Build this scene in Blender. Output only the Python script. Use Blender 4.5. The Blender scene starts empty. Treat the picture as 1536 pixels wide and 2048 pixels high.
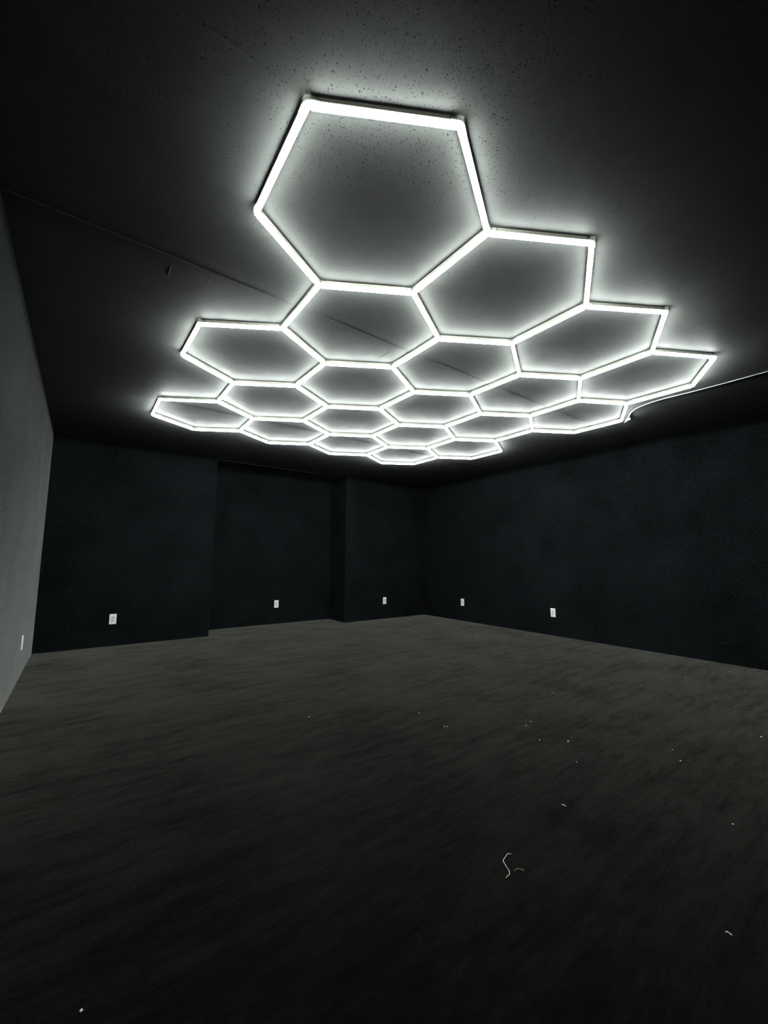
import bpy, bmesh, math, random
from mathutils import Vector, Matrix
random.seed(7)
PI = math.pi
S = bpy.context.scene
COL = S.collection

# ------------------------------------------------------------------ camera, world, exposure
CAM_Z = 1.0084
right = Vector((0.80534, -0.5928, 0.00476)).normalized()
fwd = Vector((0.58832, 0.8002, 0.11647)).normalized()
up = right.cross(fwd).normalized()
cam = bpy.data.cameras.new('camera')
cam.sensor_fit = 'HORIZONTAL'
cam.sensor_width = 36.0
cam.lens = 816.53 * 36.0 / 1536.0
cam.clip_start = 0.02
co = bpy.data.objects.new('camera', cam)
co.matrix_world = Matrix(((right.x, up.x, -fwd.x, 0), (right.y, up.y, -fwd.y, 0), (right.z, up.z, -fwd.z, CAM_Z), (0, 0, 0, 1)))
COL.objects.link(co)
S.camera = co

w = bpy.data.worlds.new('world')
w.use_nodes = True
w.node_tree.nodes['Background'].inputs[0].default_value = (0, 0, 0, 1)
w.node_tree.nodes['Background'].inputs[1].default_value = 0.0
S.world = w

S.view_settings.view_transform = 'Standard'
S.view_settings.look = 'None'
S.view_settings.exposure = 0.0
S.view_settings.gamma = 1.0
S.view_settings.use_curve_mapping = False
LAMP = 78.0                      # radiance of the tube diffusers

# ------------------------------------------------------------------ room dimensions (metres)
CEIL = 2.4106
XL, XR = -0.354, 5.228
YF = -1.6                       # wall behind the camera
YB, YREC = 5.812, 6.3245        # back wall and its recess
XA, XB = 1.4165, 3.489          # recess from XA to XB

# ------------------------------------------------------------------ helpers
def mat(name, color=(.8, .8, .8), rough=.5, spec=.5):
    m = bpy.data.materials.new(name)
    m.use_nodes = True
    b = m.node_tree.nodes['Principled BSDF']
    b.inputs['Base Color'].default_value = (*color, 1)
    b.inputs['Roughness'].default_value = rough
    b.inputs['Specular IOR Level'].default_value = spec
    return m, m.node_tree, b

class NB:
    """small node-building helper"""
    def __init__(s, nt): s.nt = nt
    def n(s, t, **kw):
        o = s.nt.nodes.new(t)
        for k, v in kw.items(): setattr(o, k, v)
        return o
    def link(s, a, b): s.nt.links.new(a, b)
    def put(s, sock, v):
        if hasattr(v, 'links'): s.link(v, sock)
        else: sock.default_value = v
    def math(s, op, a, b=None, c=None, clamp=False):
        m = s.n('ShaderNodeMath', operation=op, use_clamp=clamp)
        s.put(m.inputs[0], a)
        if b is not None: s.put(m.inputs[1], b)
        if c is not None: s.put(m.inputs[2], c)
        return m.outputs[0]
    def ramp(s, f, stops):
        r = s.n('ShaderNodeValToRGB')
        els = r.color_ramp.elements
        while len(els) < len(stops): els.new(.5)
        for e, (p, c) in zip(els, stops):
            e.position = p; e.color = c if len(c) == 4 else (*c, 1)
        s.put(r.inputs[0], f)
        return r.outputs[0]
    def noise(s, vec, scale, detail=3, rough=.5, dim='3D'):
        t = s.n('ShaderNodeTexNoise', noise_dimensions=dim)
        s.link(vec, t.inputs['Vector'])
        t.inputs['Scale'].default_value = scale
        t.inputs['Detail'].default_value = detail
        t.inputs['Roughness'].default_value = rough
        return t.outputs['Fac']
    def mapping(s, vec, scale=(1, 1, 1), rot=(0, 0, 0), loc=(0, 0, 0)):
        t = s.n('ShaderNodeMapping')
        s.link(vec, t.inputs['Vector'])
        t.inputs['Scale'].default_value = scale
        t.inputs['Rotation'].default_value = rot
        t.inputs['Location'].default_value = loc
        return t.outputs[0]

def linkobj(name, bm, m, parent=None, smooth=False):
    me = bpy.data.meshes.new(name)
    bmesh.ops.recalc_face_normals(bm, faces=bm.faces[:])
    bm.to_mesh(me); bm.free()
    for x in (m if isinstance(m, (list, tuple)) else [m]): me.materials.append(x)
    if smooth:
        for p in me.polygons: p.use_smooth = True
    o = bpy.data.objects.new(name, me)
    COL.objects.link(o)
    if parent: o.parent = parent
    return o

def tag(o, label, cat, group=None):
    o['label'] = label; o['category'] = cat
    if group: o['group'] = group
    return o

def thing(name, label, cat, loc=(0, 0, 0), group=None):
    o = bpy.data.objects.new(name, None)
    o.empty_display_size = .05
    COL.objects.link(o); o.location = loc
    return tag(o, label, cat, group)

def struct(o):
    o['kind'] = 'structure'; return o

def add_box(bm, x0, x1, y0, y1, z0, z1, M=None, bevel=0, mi=0):
    g = bmesh.ops.create_cube(bm, size=1)
    vs = g['verts']
    for v in vs:
        v.co = Vector((x0 + (v.co.x + .5) * (x1 - x0), y0 + (v.co.y + .5) * (y1 - y0), z0 + (v.co.z + .5) * (z1 - z0)))
    fs = list({f for v in vs for f in v.link_faces})
    if bevel:
        r = bmesh.ops.bevel(bm, geom=list({e for v in vs for e in v.link_edges}), offset=bevel, segments=2, affect='EDGES', profile=.6)
        fs = list(set(r['faces']) | {f for f in fs if f.is_valid})
        vs = list({v for f in fs for v in f.verts})
    for f in fs: f.material_index = mi
    if M: bmesh.ops.transform(bm, matrix=M, verts=vs)
    return vs

def add_prism(bm, prof, x0, x1, M=None, mi=0, cap=True):
    """closed profile [(y,z)] extruded along x"""
    a = [bm.verts.new((x0, y, z)) for y, z in prof]
    b = [bm.verts.new((x1, y, z)) for y, z in prof]
    n = len(prof); fs = []
    for i in range(n):
        fs.append(bm.faces.new((a[i], a[(i + 1) % n], b[(i + 1) % n], b[i])))
    if cap:
        fs.append(bm.faces.new(a)); fs.append(bm.faces.new(b[::-1]))
    for f in fs: f.material_index = mi
    if M: bmesh.ops.transform(bm, matrix=M, verts=a + b)
    return fs

def add_cyl(bm, c, r, z0, z1, seg=16, r2=None, mi=0):
    r2 = r if r2 is None else r2
    a = [bm.verts.new((c[0] + r * math.cos(2 * PI * i / seg), c[1] + r * math.sin(2 * PI * i / seg), z0)) for i in range(seg)]
    b = [bm.verts.new((c[0] + r2 * math.cos(2 * PI * i / seg), c[1] + r2 * math.sin(2 * PI * i / seg), z1)) for i in range(seg)]
    for i in range(seg):
        f = bm.faces.new((a[i], a[(i + 1) % seg], b[(i + 1) % seg], b[i])); f.material_index = mi
    bm.faces.new(a[::-1]).material_index = mi; bm.faces.new(b).material_index = mi

def add_tube(bm, pts, r, seg=8):
    pts = [Vector(p) for p in pts]; rings = []
    for i, p in enumerate(pts):
        t = (pts[min(i + 1, len(pts) - 1)] - pts[max(i - 1, 0)]).normalized()
        u = t.cross(Vector((0, 0, 1)))
        if u.length < .1: u = t.cross(Vector((0, 1, 0)))
        u.normalize(); v = t.cross(u)
        rr = r[i] if isinstance(r, (list, tuple)) else r
        rings.append([bm.verts.new(p + rr * (math.cos(2 * PI * k / seg) * u + math.sin(2 * PI * k / seg) * v)) for k in range(seg)])
    for a, b in zip(rings, rings[1:]):
        for k in range(seg): bm.faces.new((a[k], a[(k + 1) % seg], b[(k + 1) % seg], b[k]))
    bm.faces.new(rings[0][::-1]); bm.faces.new(rings[-1])

def smooth_path(pts, n=6):
    """Catmull-Rom through the points"""
    P = [Vector(p) for p in pts]; P = [2 * P[0] - P[1]] + P + [2 * P[-1] - P[-2]]
    out = []
    for i in range(1, len(P) - 2):
        for k in range(n):
            t = k / n
            out.append(.5 * ((2 * P[i]) + (P[i + 1] - P[i - 1]) * t + (2 * P[i - 1] - 5 * P[i] + 4 * P[i + 1] - P[i + 2]) * t * t
                             + (3 * P[i] - P[i - 1] - 3 * P[i + 1] + P[i + 2]) * t ** 3))
    return out + [P[-2]]

# ------------------------------------------------------------------ materials
def fabric_mat(name, base, sheen, sheen_tint, sheen_rough=.3, rot=(0, 0, 0)):
    m, nt, b = mat(name, base, .95, .04)
    q = NB(nt)
    pos = q.n('ShaderNodeNewGeometry').outputs['Position']
    v1 = q.mapping(pos, (1, 1, 2.2))
    fine = q.noise(v1, 130, 4, .75)
    mid = q.noise(q.mapping(pos, (1, 1, 3.5)), 38, 3, .6)
    big = q.noise(pos, 2.2, 3, .55)
    f = q.math('ADD', q.math('MULTIPLY', fine, .55), q.math('ADD', q.math('MULTIPLY', mid, .3), q.math('MULTIPLY', big, .14)))
    c0 = tuple(x * .1 for x in base); c1 = tuple(x * 2.6 for x in base)
    q.link(q.ramp(f, [(.40, c0), (.62, c1)]), b.inputs['Base Color'])
    b.inputs['Sheen Tint'].default_value = (*sheen_tint, 1)
    b.inputs['Sheen Roughness'].default_value = sheen_rough
    q.link(q.math('MULTIPLY', q.math('MULTIPLY_ADD', f, 3.4, -.85, clamp=True), sheen), b.inputs['Sheen Weight'])
    bp = q.n('ShaderNodeBump'); bp.inputs['Strength'].default_value = .55; bp.inputs['Distance'].default_value = .004
    q.link(q.math('ADD', fine, mid), bp.inputs['Height']); q.link(bp.outputs[0], b.inputs['Normal'])
    return m

WALL = fabric_mat('black_wall_fabric', (.0046, .0055, .0062), 1.0, (.99, 1.0, .985), .175)

def carpet_mat():
    m, nt, b = mat('charcoal_carpet', (.02, .02, .018), .95, .02)
    q = NB(nt)
    pos = q.n('ShaderNodeNewGeometry').outputs['Position']
    fine = q.noise(pos, 240, 3, .75)
    tuft = q.noise(q.mapping(pos, (1, 1.6, 1)), 75, 3, .65)
    streak = q.noise(q.mapping(pos, (1.3, 8, 1), rot=(0, 0, .06)), 1.6, 4, .62)
    streak2 = q.noise(q.mapping(pos, (4, 16, 1), rot=(0, 0, -.08)), 2.4, 3, .6)
    blotch = q.noise(pos, 1.7, 4, .6)
    f = q.math('ADD', q.math('MULTIPLY', fine, .42), q.math('MULTIPLY', tuft, .25))
    g = q.math('ADD', q.math('MULTIPLY', streak, .4), q.math('ADD', q.math('MULTIPLY', streak2, .3), q.math('MULTIPLY', blotch, .35)))
    h = q.math('ADD', f, q.math('MULTIPLY', g, .8))
    q.link(q.ramp(h, [(.58, (.0005, .0005, .0004)), (.75, (.0018, .0018, .0015)), (.92, (.0055, .0055, .0047))]), b.inputs['Base Color'])
    b.inputs['Sheen Tint'].default_value = (1, .97, .86, 1)
    b.inputs['Sheen Roughness'].default_value = .29
    q.link(q.math('MULTIPLY', q.math('MULTIPLY_ADD', h, 3.6, -1.9, clamp=True), 1.0), b.inputs['Sheen Weight'])
    bp = q.n('ShaderNodeBump'); bp.inputs['Strength'].default_value = .3; bp.inputs['Distance'].default_value = .005
    q.link(q.math('ADD', f, q.math('MULTIPLY', g, .5)), bp.inputs['Height']); q.link(bp.outputs[0], b.inputs['Normal'])
    return m
CARPET = carpet_mat()

def ceiling_mat():
    m, nt, b = mat('dark_painted_ceiling', (.05, .055, .053), .5, .09)
    q = NB(nt)
    pos = q.n('ShaderNodeNewGeometry').outputs['Position']
    warp = q.n('ShaderNodeTexNoise'); q.link(pos, warp.inputs['Vector']); warp.inputs['Scale'].default_value = 55
    va = q.n('ShaderNodeVectorMath', operation='MULTIPLY_ADD')
    q.link(warp.outputs['Color'], va.inputs[0]); va.inputs[1].default_value = (.012, .012, .0); q.link(pos, va.inputs[2])
    wp = va.outputs[0]
    # where the pits cluster: by noise, and thickest over the near part of the ceiling
    dist = q.n('ShaderNodeVectorMath', operation='DISTANCE'); q.link(pos, dist.inputs[0]); dist.inputs[1].default_value = (.95, .45, CEIL)
    near = q.math('SUBTRACT', 1.0, q.math('DIVIDE', dist.outputs['Value'], 2.0), clamp=True)
    clus = q.ramp(q.noise(pos, 2.6, 3, .6), [(.42, (0, 0, 0)), (.68, (1, 1, 1))])
    dens = q.math('MULTIPLY', q.math('ADD', q.math('MULTIPLY', clus, .75), .12), q.math('ADD', near, .12))
    pits = None
    for sc, r, k, st in ((52, .20, .24, (1, 1.8, 1)), (100, .28, .28, (1.7, 1, 1)), (180, .34, .24, (1, 1.3, 1))):
        vo = q.n('ShaderNodeTexVoronoi', voronoi_dimensions='2D')
        q.link(q.mapping(wp, st, rot=(0, 0, .5)), vo.inputs['Vector']); vo.inputs['Scale'].default_value = sc
        sep = q.n('ShaderNodeSeparateColor'); q.link(vo.outputs['Color'], sep.inputs[0])
        rad = q.math('MULTIPLY_ADD', sep.outputs[1], r * .7, r * .4)
        inside = q.math('MULTIPLY', q.math('SUBTRACT', rad, vo.outputs['Distance']), 1 / (r * .14), clamp=True)
        on = q.math('LESS_THAN', sep.outputs[0], q.math('MULTIPLY', dens, k))
        p = q.math('MULTIPLY', inside, on)
        pits = p if pits is None else q.math('MAXIMUM', pits, p)
    # paint: faint roller mottling
    big = q.noise(q.mapping(pos, (.6, 2.2, 1)), 3.0, 4, .6)
    mott = q.noise(pos, 14, 4, .6)
    tone = q.math('ADD', q.math('MULTIPLY', big, .6), q.math('MULTIPLY', mott, .4))
    col = q.ramp(tone, [(.35, (.069, .0725, .0695)), (.65, (.088, .0920, .0880))])
    mx = q.n('ShaderNodeMix', data_type='RGBA'); q.link(pits, mx.inputs[0]); q.link(col, mx.inputs[6]); mx.inputs[7].default_value = (.003, .003, .003, 1)
    q.link(mx.outputs[2], b.inputs['Base Color'])
    q.link(q.ramp(q.noise(pos, 9, 3, .6), [(.3, (.44,) * 3), (.7, (.56,) * 3)]), b.inputs['Roughness'])
    b.inputs['Sheen Weight'].default_value = .06; b.inputs['Sheen Roughness'].default_value = .6
    peel = q.noise(pos, 150, 3, .55)
    soft = q.noise(pos, 22, 2, .5)
    hgt = q.math('SUBTRACT', q.math('ADD', q.math('MULTIPLY', peel, .20), q.math('MULTIPLY', soft, .30)), q.math('MULTIPLY', pits, .55))
    bp = q.n('ShaderNodeBump'); bp.inputs['Strength'].default_value = .32; bp.inputs['Distance'].default_value = .003
    q.link(hgt, bp.inputs['Height']); q.link(bp.outputs[0], b.inputs['Normal'])
    return m
CEILM = ceiling_mat()

HOUSING = mat('tube_housing_plastic', (.66, .65, .57), .45, .3)[0]
WHITE = mat('white_outlet_plastic', (.86, .88, .87), .35, .5)[0]
INSERT = mat('white_receptacle_plastic', (.66, .69, .68), .4, .5)[0]
SLOT = mat('dark_outlet_slot', (.06, .06, .06), .6, .3)[0]
CABLE = mat('white_cable_sheath', (.80, .82, .80), .4, .5)[0]
PRONG = mat('metal_pin', (.55, .55, .55), .3, .8)[0]
LINT = mat('pale_lint', (.62, .64, .60), .9, .2)[0]
STRAND = mat('pale_fibre', (.30, .31, .28), .9, .2)[0]

def diffuser_mat():
    m = bpy.data.materials.new('lit_tube_diffuser'); m.use_nodes = True
    nt = m.node_tree; nt.nodes.clear(); q = NB(nt)
    e = q.n('ShaderNodeEmission'); e.inputs[0].default_value = (.93, 1.0, .965, 1); e.inputs[1].default_value = LAMP
    o = q.n('ShaderNodeOutputMaterial'); q.link(e.outputs[0], o.inputs[0])
    return m
DIFF = diffuser_mat()

def clear_mat():
    m, nt, b = mat('clear_connector_plastic', (.50, .505, .49), .18, .6)
    q = NB(nt)
    t = q.n('ShaderNodeBsdfTransparent'); t.inputs[0].default_value = (.93, .94, .92, 1)
    mx = q.n('ShaderNodeMixShader'); mx.inputs[0].default_value = .38
    q.link(t.outputs[0], mx.inputs[1]); q.link(b.outputs[0], mx.inputs[2])
    q.link(mx.outputs[0], nt.nodes['Material Output'].inputs[0])
    return m
CLEAR = clear_mat()

# ------------------------------------------------------------------ the room shell
T = .12
bm = bmesh.new(); add_box(bm, XL - T, XR + T, YF - T, YREC + T, -.10, 0)
struct(linkobj('floor', bm, CARPET))

bm = bmesh.new()                                    # ceiling slab with the taped joints between its boards
add_box(bm, XL - T, XR + T, YF - T, YREC + T, CEIL, CEIL + .12)
def ridge(bm, pts, wdt, hgt):
    """low bead along a path on the underside of the ceiling, ends feathered"""
    P = [Vector((x, y, 0)) for x, y in pts]; rows = []
    for i, p in enumerate(P):
        t = (P[min(i + 1, len(P) - 1)] - P[max(i - 1, 0)]).normalized(); u = Vector((t.y, -t.x, 0))
        k = .25 if i in (0, len(P) - 1) else 1
        rows.append([bm.verts.new((*(p + u * o * wdt).xy, CEIL + .0006 - z * hgt * k)) for o, z in ((-.5, 0), (-.1, 1), (.1, 1), (.5, 0))])
    for a, b in zip(rows, rows[1:]):
        for j in range(3): bm.faces.new((a[j], a[j + 1], b[j + 1], b[j]))
def lap(bm, pts):
    """joint between two boards: the near board dips a little towards its edge and stops short in a small step"""
    rows = []
    for x, y in pts:
        rows.append([bm.verts.new((x, y - o, CEIL + .0004 - z)) for o, z in ((.35, 0), (.0050, .0026), (.0034, .0041), (0, .0041), (-.0012, 0))])
    for a, b in zip(rows, rows[1:]):
        for j in range(4): bm.faces.new((a[j], a[j + 1], b[j + 1], b[j]))
def straight(x0, x1, y0, y1, n, jit=.002):
    return [(x0 + (x1 - x0) * i / n, y0 + (y1 - y0) * i / n + random.uniform(-jit, jit)) for i in range(n + 1)]
lap(bm, straight(XL, XR, 2.000, 2.034, 30))
lap(bm, straight(XL, 2.9, 3.996, 3.966, 20)[:-1] + straight(2.9, XR, 3.966, 4.03, 14))
ridge(bm, straight(.60, 2.9, 2.99, 3.02, 14), .009, .0010)
ridge(bm, straight(1.55, 3.0, 2.77, 2.778, 10), .008, .0010)
ridge(bm, straight(.10, 1.15, 1.026, 1.030, 12, .004), .028, .0010)
ridge(bm, straight(XA + .02, 3.2, 5.955, 5.955, 14), .016, .005)
for a, b_ in (((.244, 1.911), (.246, 1.951)), ((.243, 2.067), (.245, 2.169)), ((.416, 2.067), (.419, 2.139)), ((.435, 1.888), (.437, 1.947)),
              ((1.579, 2.062), (1.574, 2.241)), ((.55, 2.07), (.556, 2.11)), ((.548, 2.13), (.553, 2.15)), ((.60, 2.10), (.606, 2.16)),
              ((.56, 1.93), (.563, 1.95)), ((.575, 1.92), (.578, 1.94))):
    ridge(bm, [(a[0] + (b_[0] - a[0]) * t, a[1] + (b_[1] - a[1]) * t) for t in (0, .3, .7, 1)], .005, .0018)
struct(linkobj('ceiling', bm, CEILM))

def wall_boxes(name, boxes):
    bm = bmesh.new()
    for b in boxes: add_box(bm, *b)
    return struct(linkobj(name, bm, WALL))
wall_boxes('wall_left', [(XL - T, XL, YF - T, YREC + T, 0, CEIL)])
wall_boxes('wall_right', [(XR, XR + T, YF - T, YREC + T, 0, CEIL)])
wall_boxes('wall_front', [(XL, XR, YF - T, YF, 0, CEIL)])
bm = bmesh.new()                                    # back wall in plan: flush, recessed, flush again
outline = [(XL, YB), (XA, YB), (XA, YREC), (XB, YREC), (XB, YB), (XR, YB), (XR, YREC + T), (XL, YREC + T)]
a = [bm.verts.new((x, y, 0)) for x, y in outline]; b_ = [bm.verts.new((x, y, CEIL)) for x, y in outline]
for i in range(8): bm.faces.new((a[i], a[(i + 1) % 8], b_[(i + 1) % 8], b_[i]))
bm.faces.new(a); bm.faces.new(b_[::-1])
struct(linkobj('wall_back', bm, WALL))

# ------------------------------------------------------------------ the hexagon light
VERTS = [(0.454, 1.024), (0.873, 0.787), (1.286, 1.018), (1.287, 1.506), (0.868, 1.745), (0.463, 1.502), (1.697, 0.782), (2.116, 1.027),
 (2.117, 1.506), (1.704, 1.749), (1.703, 2.224), (1.287, 2.466), (0.872, 2.225), (0.46, 2.472), (1.281, 2.94), (0.864, 3.189),
 (0.45, 2.941), (2.522, 0.788), (2.954, 1.019), (2.961, 1.509), (2.541, 1.75), (3.368, 0.791), (3.789, 1.045), (3.775, 1.523),
 (3.372, 1.746), (2.528, 2.226), (2.116, 2.467), (3.368, 2.22), (2.948, 2.468), (4.199, 1.756), (4.194, 2.238), (3.78, 2.472),
 (2.108, 2.947), (1.699, 3.186), (1.689, 3.667), (1.265, 3.906), (0.867, 3.661), (0.448, 3.902), (1.279, 4.381), (0.867, 4.625),
 (0.448, 4.382), (2.946, 2.947), (2.527, 3.19), (3.772, 2.954), (3.355, 3.195), (2.527, 3.67), (2.112, 3.905), (2.104, 4.391),
 (1.693, 4.628), (3.358, 3.671), (2.934, 3.917), (4.193, 3.194), (4.19, 3.672), (3.774, 3.912), (2.939, 4.392), (2.52, 4.631),
 (3.768, 4.397), (3.358, 4.634)]
EDGES = [(i, j) for i in range(58) for j in range(i + 1, 58) if .42 < math.dist(VERTS[i], VERTS[j]) < .54]
assert len(EDGES) == 77
light = thing('hexagon_light', 'large glowing honeycomb ceiling light of twenty hexagons made of white LED tubes', 'ceiling light', (2.2, 2.6, CEIL))
TRIM = .0125
GAP = .0022
house_prof = [(-.0100, -GAP), (-.0100, -.0095), (-.0088, -.0102), (-.0088, -.0122), (-.0100, -.0130), (-.0114, -.0190), (-.0116, -.0200),
              (.0116, -.0200), (.0114, -.0190), (.0100, -.0130), (.0088, -.0122), (.0088, -.0102), (.0100, -.0095), (.0100, -GAP)]
R_D, Z_D = .0100, -.0262
diff_prof = [(-R_D, -.0201)] + [(R_D * math.sin(t), Z_D - R_D * math.cos(t)) for t in [math.radians(-90 + 180 * k / 12) for k in range(13)]] + [(R_D, -.0201)]
def frame(i, j):
    p, q_ = Vector((*VERTS[i], 0)), Vector((*VERTS[j], 0)); d = q_ - p; L = d.length; d.normalize()
    n = Vector((-d.y, d.x, 0))
    M = Matrix(((d.x, n.x, 0, p.x - 2.2), (d.y, n.y, 0, p.y - 2.6), (0, 0, 1, 0), (0, 0, 0, 1)))
    return M, L
for i, j in EDGES:
    M, L = frame(i, j)
    bm = bmesh.new(); add_prism(bm, house_prof, TRIM, L - TRIM)
    tube = linkobj('light_tube', bm, HOUSING, light); tube.matrix_local = M
    bm = bmesh.new(); add_prism(bm, diff_prof, TRIM, L - TRIM)
    linkobj('diffuser', bm, DIFF, tube)
nb = {k: [] for k in range(58)}
for i, j in EDGES: nb[i].append(j); nb[j].append(i)
for k in range(58):
    bm = bmesh.new()
    add_cyl(bm, (0, 0), .0082, -.0345, -.0012, 12)                       # hub post
    add_cyl(bm, (0, 0), .0125, -.0200, -.0012, 16)                       # collar against the ceiling
    add_cyl(bm, (0, 0), .0036, -.0365, -.0345, 10)                       # snap pin
    for j in nb[k]:
        ang = math.atan2(VERTS[j][1] - VERTS[k][1], VERTS[j][0] - VERTS[k][0])
        M = Matrix.Rotation(ang, 4, 'Z')
        for s in (-1, 1):                                               # two cheeks gripping the housing, open window in each
            y0, y1 = sorted((s * .0122, s * .0136))
            add_box(bm, .004, .036, y0, y1, -.0070, -.0040, M)
            add_box(bm, .004, .036, y0, y1, -.0205, -.0178, M)
            add_box(bm, .0325, .036, y0, y1, -.0178, -.0070, M)
            add_box(bm, .004, .0115, y0, y1, -.0178, -.0070, M)
    cn = linkobj('connector', bm, CLEAR, light)
    cn.location = (VERTS[k][0] - 2.2, VERTS[k][1] - 2.6, 0)

# ------------------------------------------------------------------ power cord along the ceiling
cp = [(4.252, 1.727), (4.215, 1.70), (4.165, 1.668), (4.114, 1.636), (4.055, 1.588), (4.008, 1.525), (3.976, 1.430), (3.962, 1.330),
      (3.968, 1.223), (3.978, 1.12), (3.986, .954), (3.988, .798), (3.985, .636), (3.97, .40), (3.94, .10), (3.92, -.4), (3.92, -1.0), (3.92, YF)]
cord = thing('power_cord', 'thin white power cord running along the ceiling to the honeycomb light', 'cord', (4.25, 1.72, CEIL))
bm = bmesh.new()
def cz(k): return CEIL - .0042 - (.013 if k == 0 else .008 if k == 1 else .003 if k == 2 else 0)
path = smooth_path([(x, y, cz(k)) for k, (x, y) in enumerate(cp)], 7)
add_tube(bm, [p - Vector((4.25, 1.72, CEIL)) for p in path], .0036, 8)
linkobj('cable', bm, CABLE, cord, smooth=True)
bm = bmesh.new()                                                        # feed plug clipped onto the corner of the light
Mp = Matrix.Rotation(math.radians(38), 4, 'Z')
add_box(bm, -.042, .020, -.013, .013, -.031, -.006, Mp, bevel=.004)
add_box(bm, .018, .044, -.020, .020, -.030, -.024, Mp, bevel=.002)
linkobj('plug', bm, CABLE, cord)
bm = bmesh.new()
add_cyl(bm, (.002, -.018), .0105, -.026, -.002, 14); add_cyl(bm, (.012, .024), .006, -.020, -.002, 10)
linkobj('clip', bm, CLEAR, cord)

# ------------------------------------------------------------------ wall outlets
def make_outlet(label, loc, rz):
    o = thing('wall_outlet', label, 'outlet', loc, 'white outlets along the black walls'); o.rotation_euler = (0, 0, rz)
    bm = bmesh.new()                                # plate lies in local x-z, faces -y
    W, H, w2, h2, d = .035, .0575, .0170, .0335, .0055
    loops = []
    for ww, hh, dy in ((W, H, 0), (W, H, -d * .55), (W - .0025, H - .0025, -d), (w2, h2, -d), (w2, h2, 0)):
        loops.append([bm.verts.new((sx * ww, dy, sz * hh)) for sx, sz in ((-1, -1), (1, -1), (1, 1), (-1, 1))])
    for la, lb in zip(loops, loops[1:] + loops[:1]):
        for k in range(4): bm.faces.new((la[k], la[(k + 1) % 4], lb[(k + 1) % 4], lb[k]))
    linkobj('cover_plate', bm, WHITE, o)
    bm = bmesh.new(); add_box(bm, -w2 + .0008, w2 - .0008, -.0042, 0, -h2 + .0008, h2 - .0008, bevel=.0008, mi=0)
    for s in (-1, 1):
        zc = s * .0165
        add_box(bm, -.0072, -.0052, -.0046, -.0041, zc - .001, zc + .0085, mi=1)
        add_box(bm, .0052, .0072, -.0046, -.0041, zc, zc + .0075, mi=1)
        add_box(bm, -.0030, .0030, -.0046, -.0041, zc - .0105, zc - .0052, mi=1)
    linkobj('receptacle', bm, [INSERT, SLOT], o)
    for s in (-1, 1):
        bm = bmesh.new(); add_cyl(bm, (0, 0), .0032, 0, .0012, 12)
        bmesh.ops.transform(bm, matrix=Matrix.Translation((0, -d + .0002, s * .0478)) @ Matrix.Rotation(PI / 2, 4, 'X'), verts=bm.verts[:])
        linkobj('screw', bm, WHITE, o)
    return o
OZ = .303
make_outlet('white wall outlet seen almost edge-on, low on the grey left wall', (XL, 4.675, OZ - .004), PI / 2)
make_outlet('white wall outlet on the front-standing left section of the back wall, before its outside corner', (.346, YB, OZ + .003), 0)
make_outlet('white wall outlet inside the recess of the back wall', (2.540, YREC, OZ + .003), 0)
make_outlet('white wall outlet on the back wall section right of the recess, near the room corner', (4.294, YB, OZ + .002), 0)
make_outlet('white wall outlet on the right wall, nearer to the back corner of the room', (XR, 4.863, OZ + .002), -PI / 2)
make_outlet('white wall outlet on the right wall, the one nearer to the camera', (XR, 3.210, OZ + .002), -PI / 2)

# ------------------------------------------------------------------ lint and crumbs on the carpet
def strand(name, label, cat, pts, r, m, z=.0035):
    bm = bmesh.new()
    c = Vector((sum(p[0] for p in pts) / len(pts), sum(p[1] for p in pts) / len(pts), 0))
    path = smooth_path([(p[0], p[1], z + .0012 * math.sin(k * 1.7)) for k, p in enumerate(pts)], 5)
    add_tube(bm, [p - c for p in path], r, 6)
    o = linkobj(name, bm, m, smooth=True); o.location = c
    return tag(o, label, cat)
strand('thread', 'pale S-shaped loose thread lying on the dark carpet in the foreground', 'thread',
       [(1.267, .973), (1.256, .980), (1.245, .978), (1.222, .972), (1.212, .960), (1.203, .944), (1.196, .928), (1.185, .920), (1.173, .918), (1.162, .916)], .00095, LINT)
strand('thread', 'faint short curved thread on the carpet just right of the S-shaped one', 'thread',
       [(1.211, .919), (1.225, .920), (1.232, .915), (1.238, .908), (1.235, .902)], .0007, STRAND)
strand('lint', 'short white straight bit of lint on the carpet, nearest the lower right corner', 'lint',
       [(1.4915, .4435), (1.493, .4395), (1.494, .435), (1.4935, .4305)], .0016, LINT)
strand('lint', 'short white straight bit of lint on the carpet, farther off above the S-shaped thread', 'lint',
       [(1.680, 1.030), (1.681, 1.021), (1.683, 1.012)], .0013, LINT)

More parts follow.
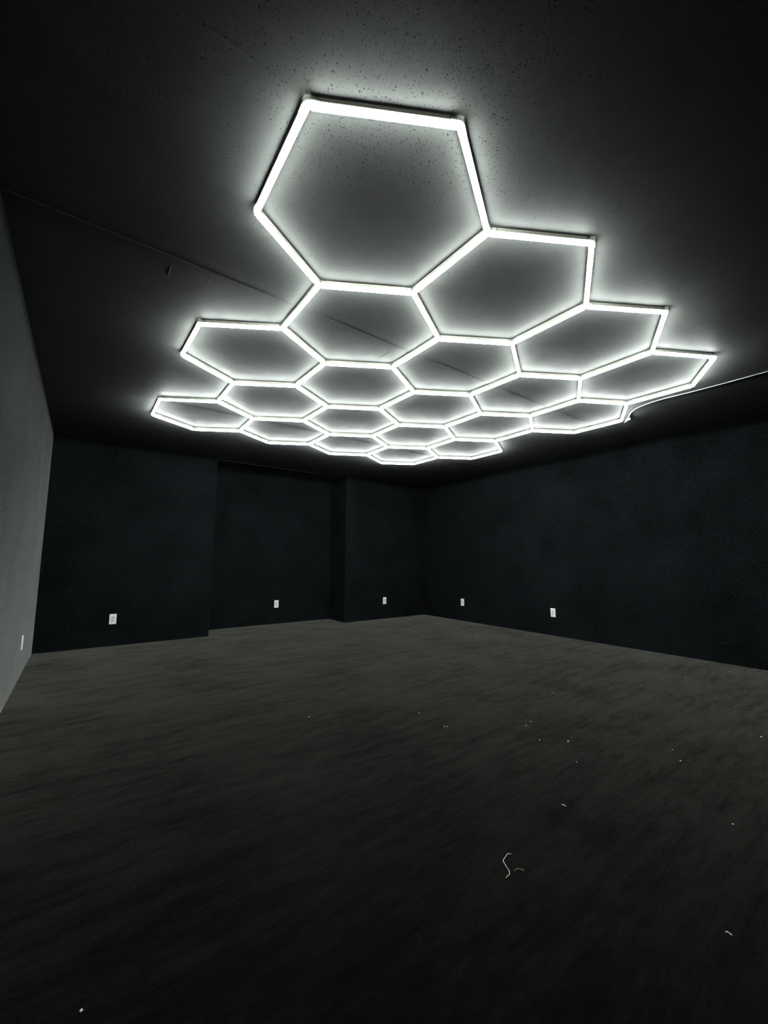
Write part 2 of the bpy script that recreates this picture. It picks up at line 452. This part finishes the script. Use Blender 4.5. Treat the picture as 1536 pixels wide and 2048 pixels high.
def crumb(pos, r, seed):
    rnd = random.Random(seed); bm = bmesh.new()
    bmesh.ops.create_icosphere(bm, subdivisions=1, radius=r)
    for v in bm.verts:
        v.co *= rnd.uniform(.65, 1.25); v.co.z = v.co.z * .6
    o = linkobj('crumb', bm, LINT); o.location = (pos[0], pos[1], r * .6 + .001)
    return o
UNIQ = [((2.270, 1.336), .0052, 'tiny white crumb on the carpet, brightest one right of the middle of the floor'),
        ((2.521, .881), .0046, 'tiny white crumb on the carpet on the right, the closer of a pair'),
        ((2.629, .952), .0040, 'tiny white crumb on the carpet on the right, the farther of a pair'),
        ((2.097, .572), .0036, 'tiny white crumb alone on the carpet near the right edge, right of the threads'),
        ((3.238, .713), .0046, 'tiny white crumb on the carpet at the far right edge of the view'),
        ((.073, 1.236), .0036, 'white crumb on the carpet in the bottom left corner of the view')]
for k, (p, r, lab) in enumerate(UNIQ):
    tag(crumb(p, r, 20 + k), lab, 'crumb', 'white crumbs on the carpet')

DOTS = [((2.352, 1.627), 'tiny pale speck on the carpet, farther of a pair right of the centre'),
        ((2.272, 1.608), 'tiny pale speck on the carpet, nearer of a pair right of the centre'),
        ((1.252, 2.506), 'tiny pale speck on the carpet, leftmost of all the specks'),
        ((1.873, 2.146), 'tiny pale speck alone on the carpet just above a touching pair of specks'),
        ((1.854, 1.889), 'tiny pale speck on the carpet, left one of a touching pair'),
        ((1.866, 1.876), 'tiny pale speck on the carpet, right one of a touching pair'),
        ((3.418, 5.171), 'tiny pale speck on the carpet closest to the corner beside the wall recess'),
        ((3.576, 3.882), 'tiny pale speck on the carpet straight below the far right room corner'),
        ((4.260, 3.727), 'tiny pale speck on the far carpet below the farther outlet of the right wall'),
        ((3.071, 2.978), 'tiny pale speck on the far carpet, left one of two level specks'),
        ((3.244, 2.832), 'tiny pale speck on the far carpet, right one of two level specks'),
        ((4.070, 2.176), 'tiny pale speck on the carpet right below the nearer outlet of the right wall'),
        ((4.931, 3.434), 'tiny pale speck on the carpet at the foot of the right wall between its outlets'),
        ((2.986, 1.867), 'tiny pale speck alone on the carpet between the right wall and the floor centre'),
        ((4.868, 1.257), 'tiny pale speck on the carpet at the foot of the right wall, rightmost of them'),
        ((4.312, 1.416), 'tiny pale speck on the carpet just left of the rightmost speck by the wall'),
        ((2.157, 1.441), 'tiny pale speck on the carpet just left of the brightest crumb'),
        ((2.081, 1.185), 'tiny pale speck on the carpet just nearer than the brightest crumb')]
for k, (p, lab) in enumerate(DOTS):
    o = crumb(p, .0024 + .0006 * math.hypot(*p), 60 + k); o.name = 'speck'
    tag(o, lab, 'speck', 'tiny specks on the carpet')
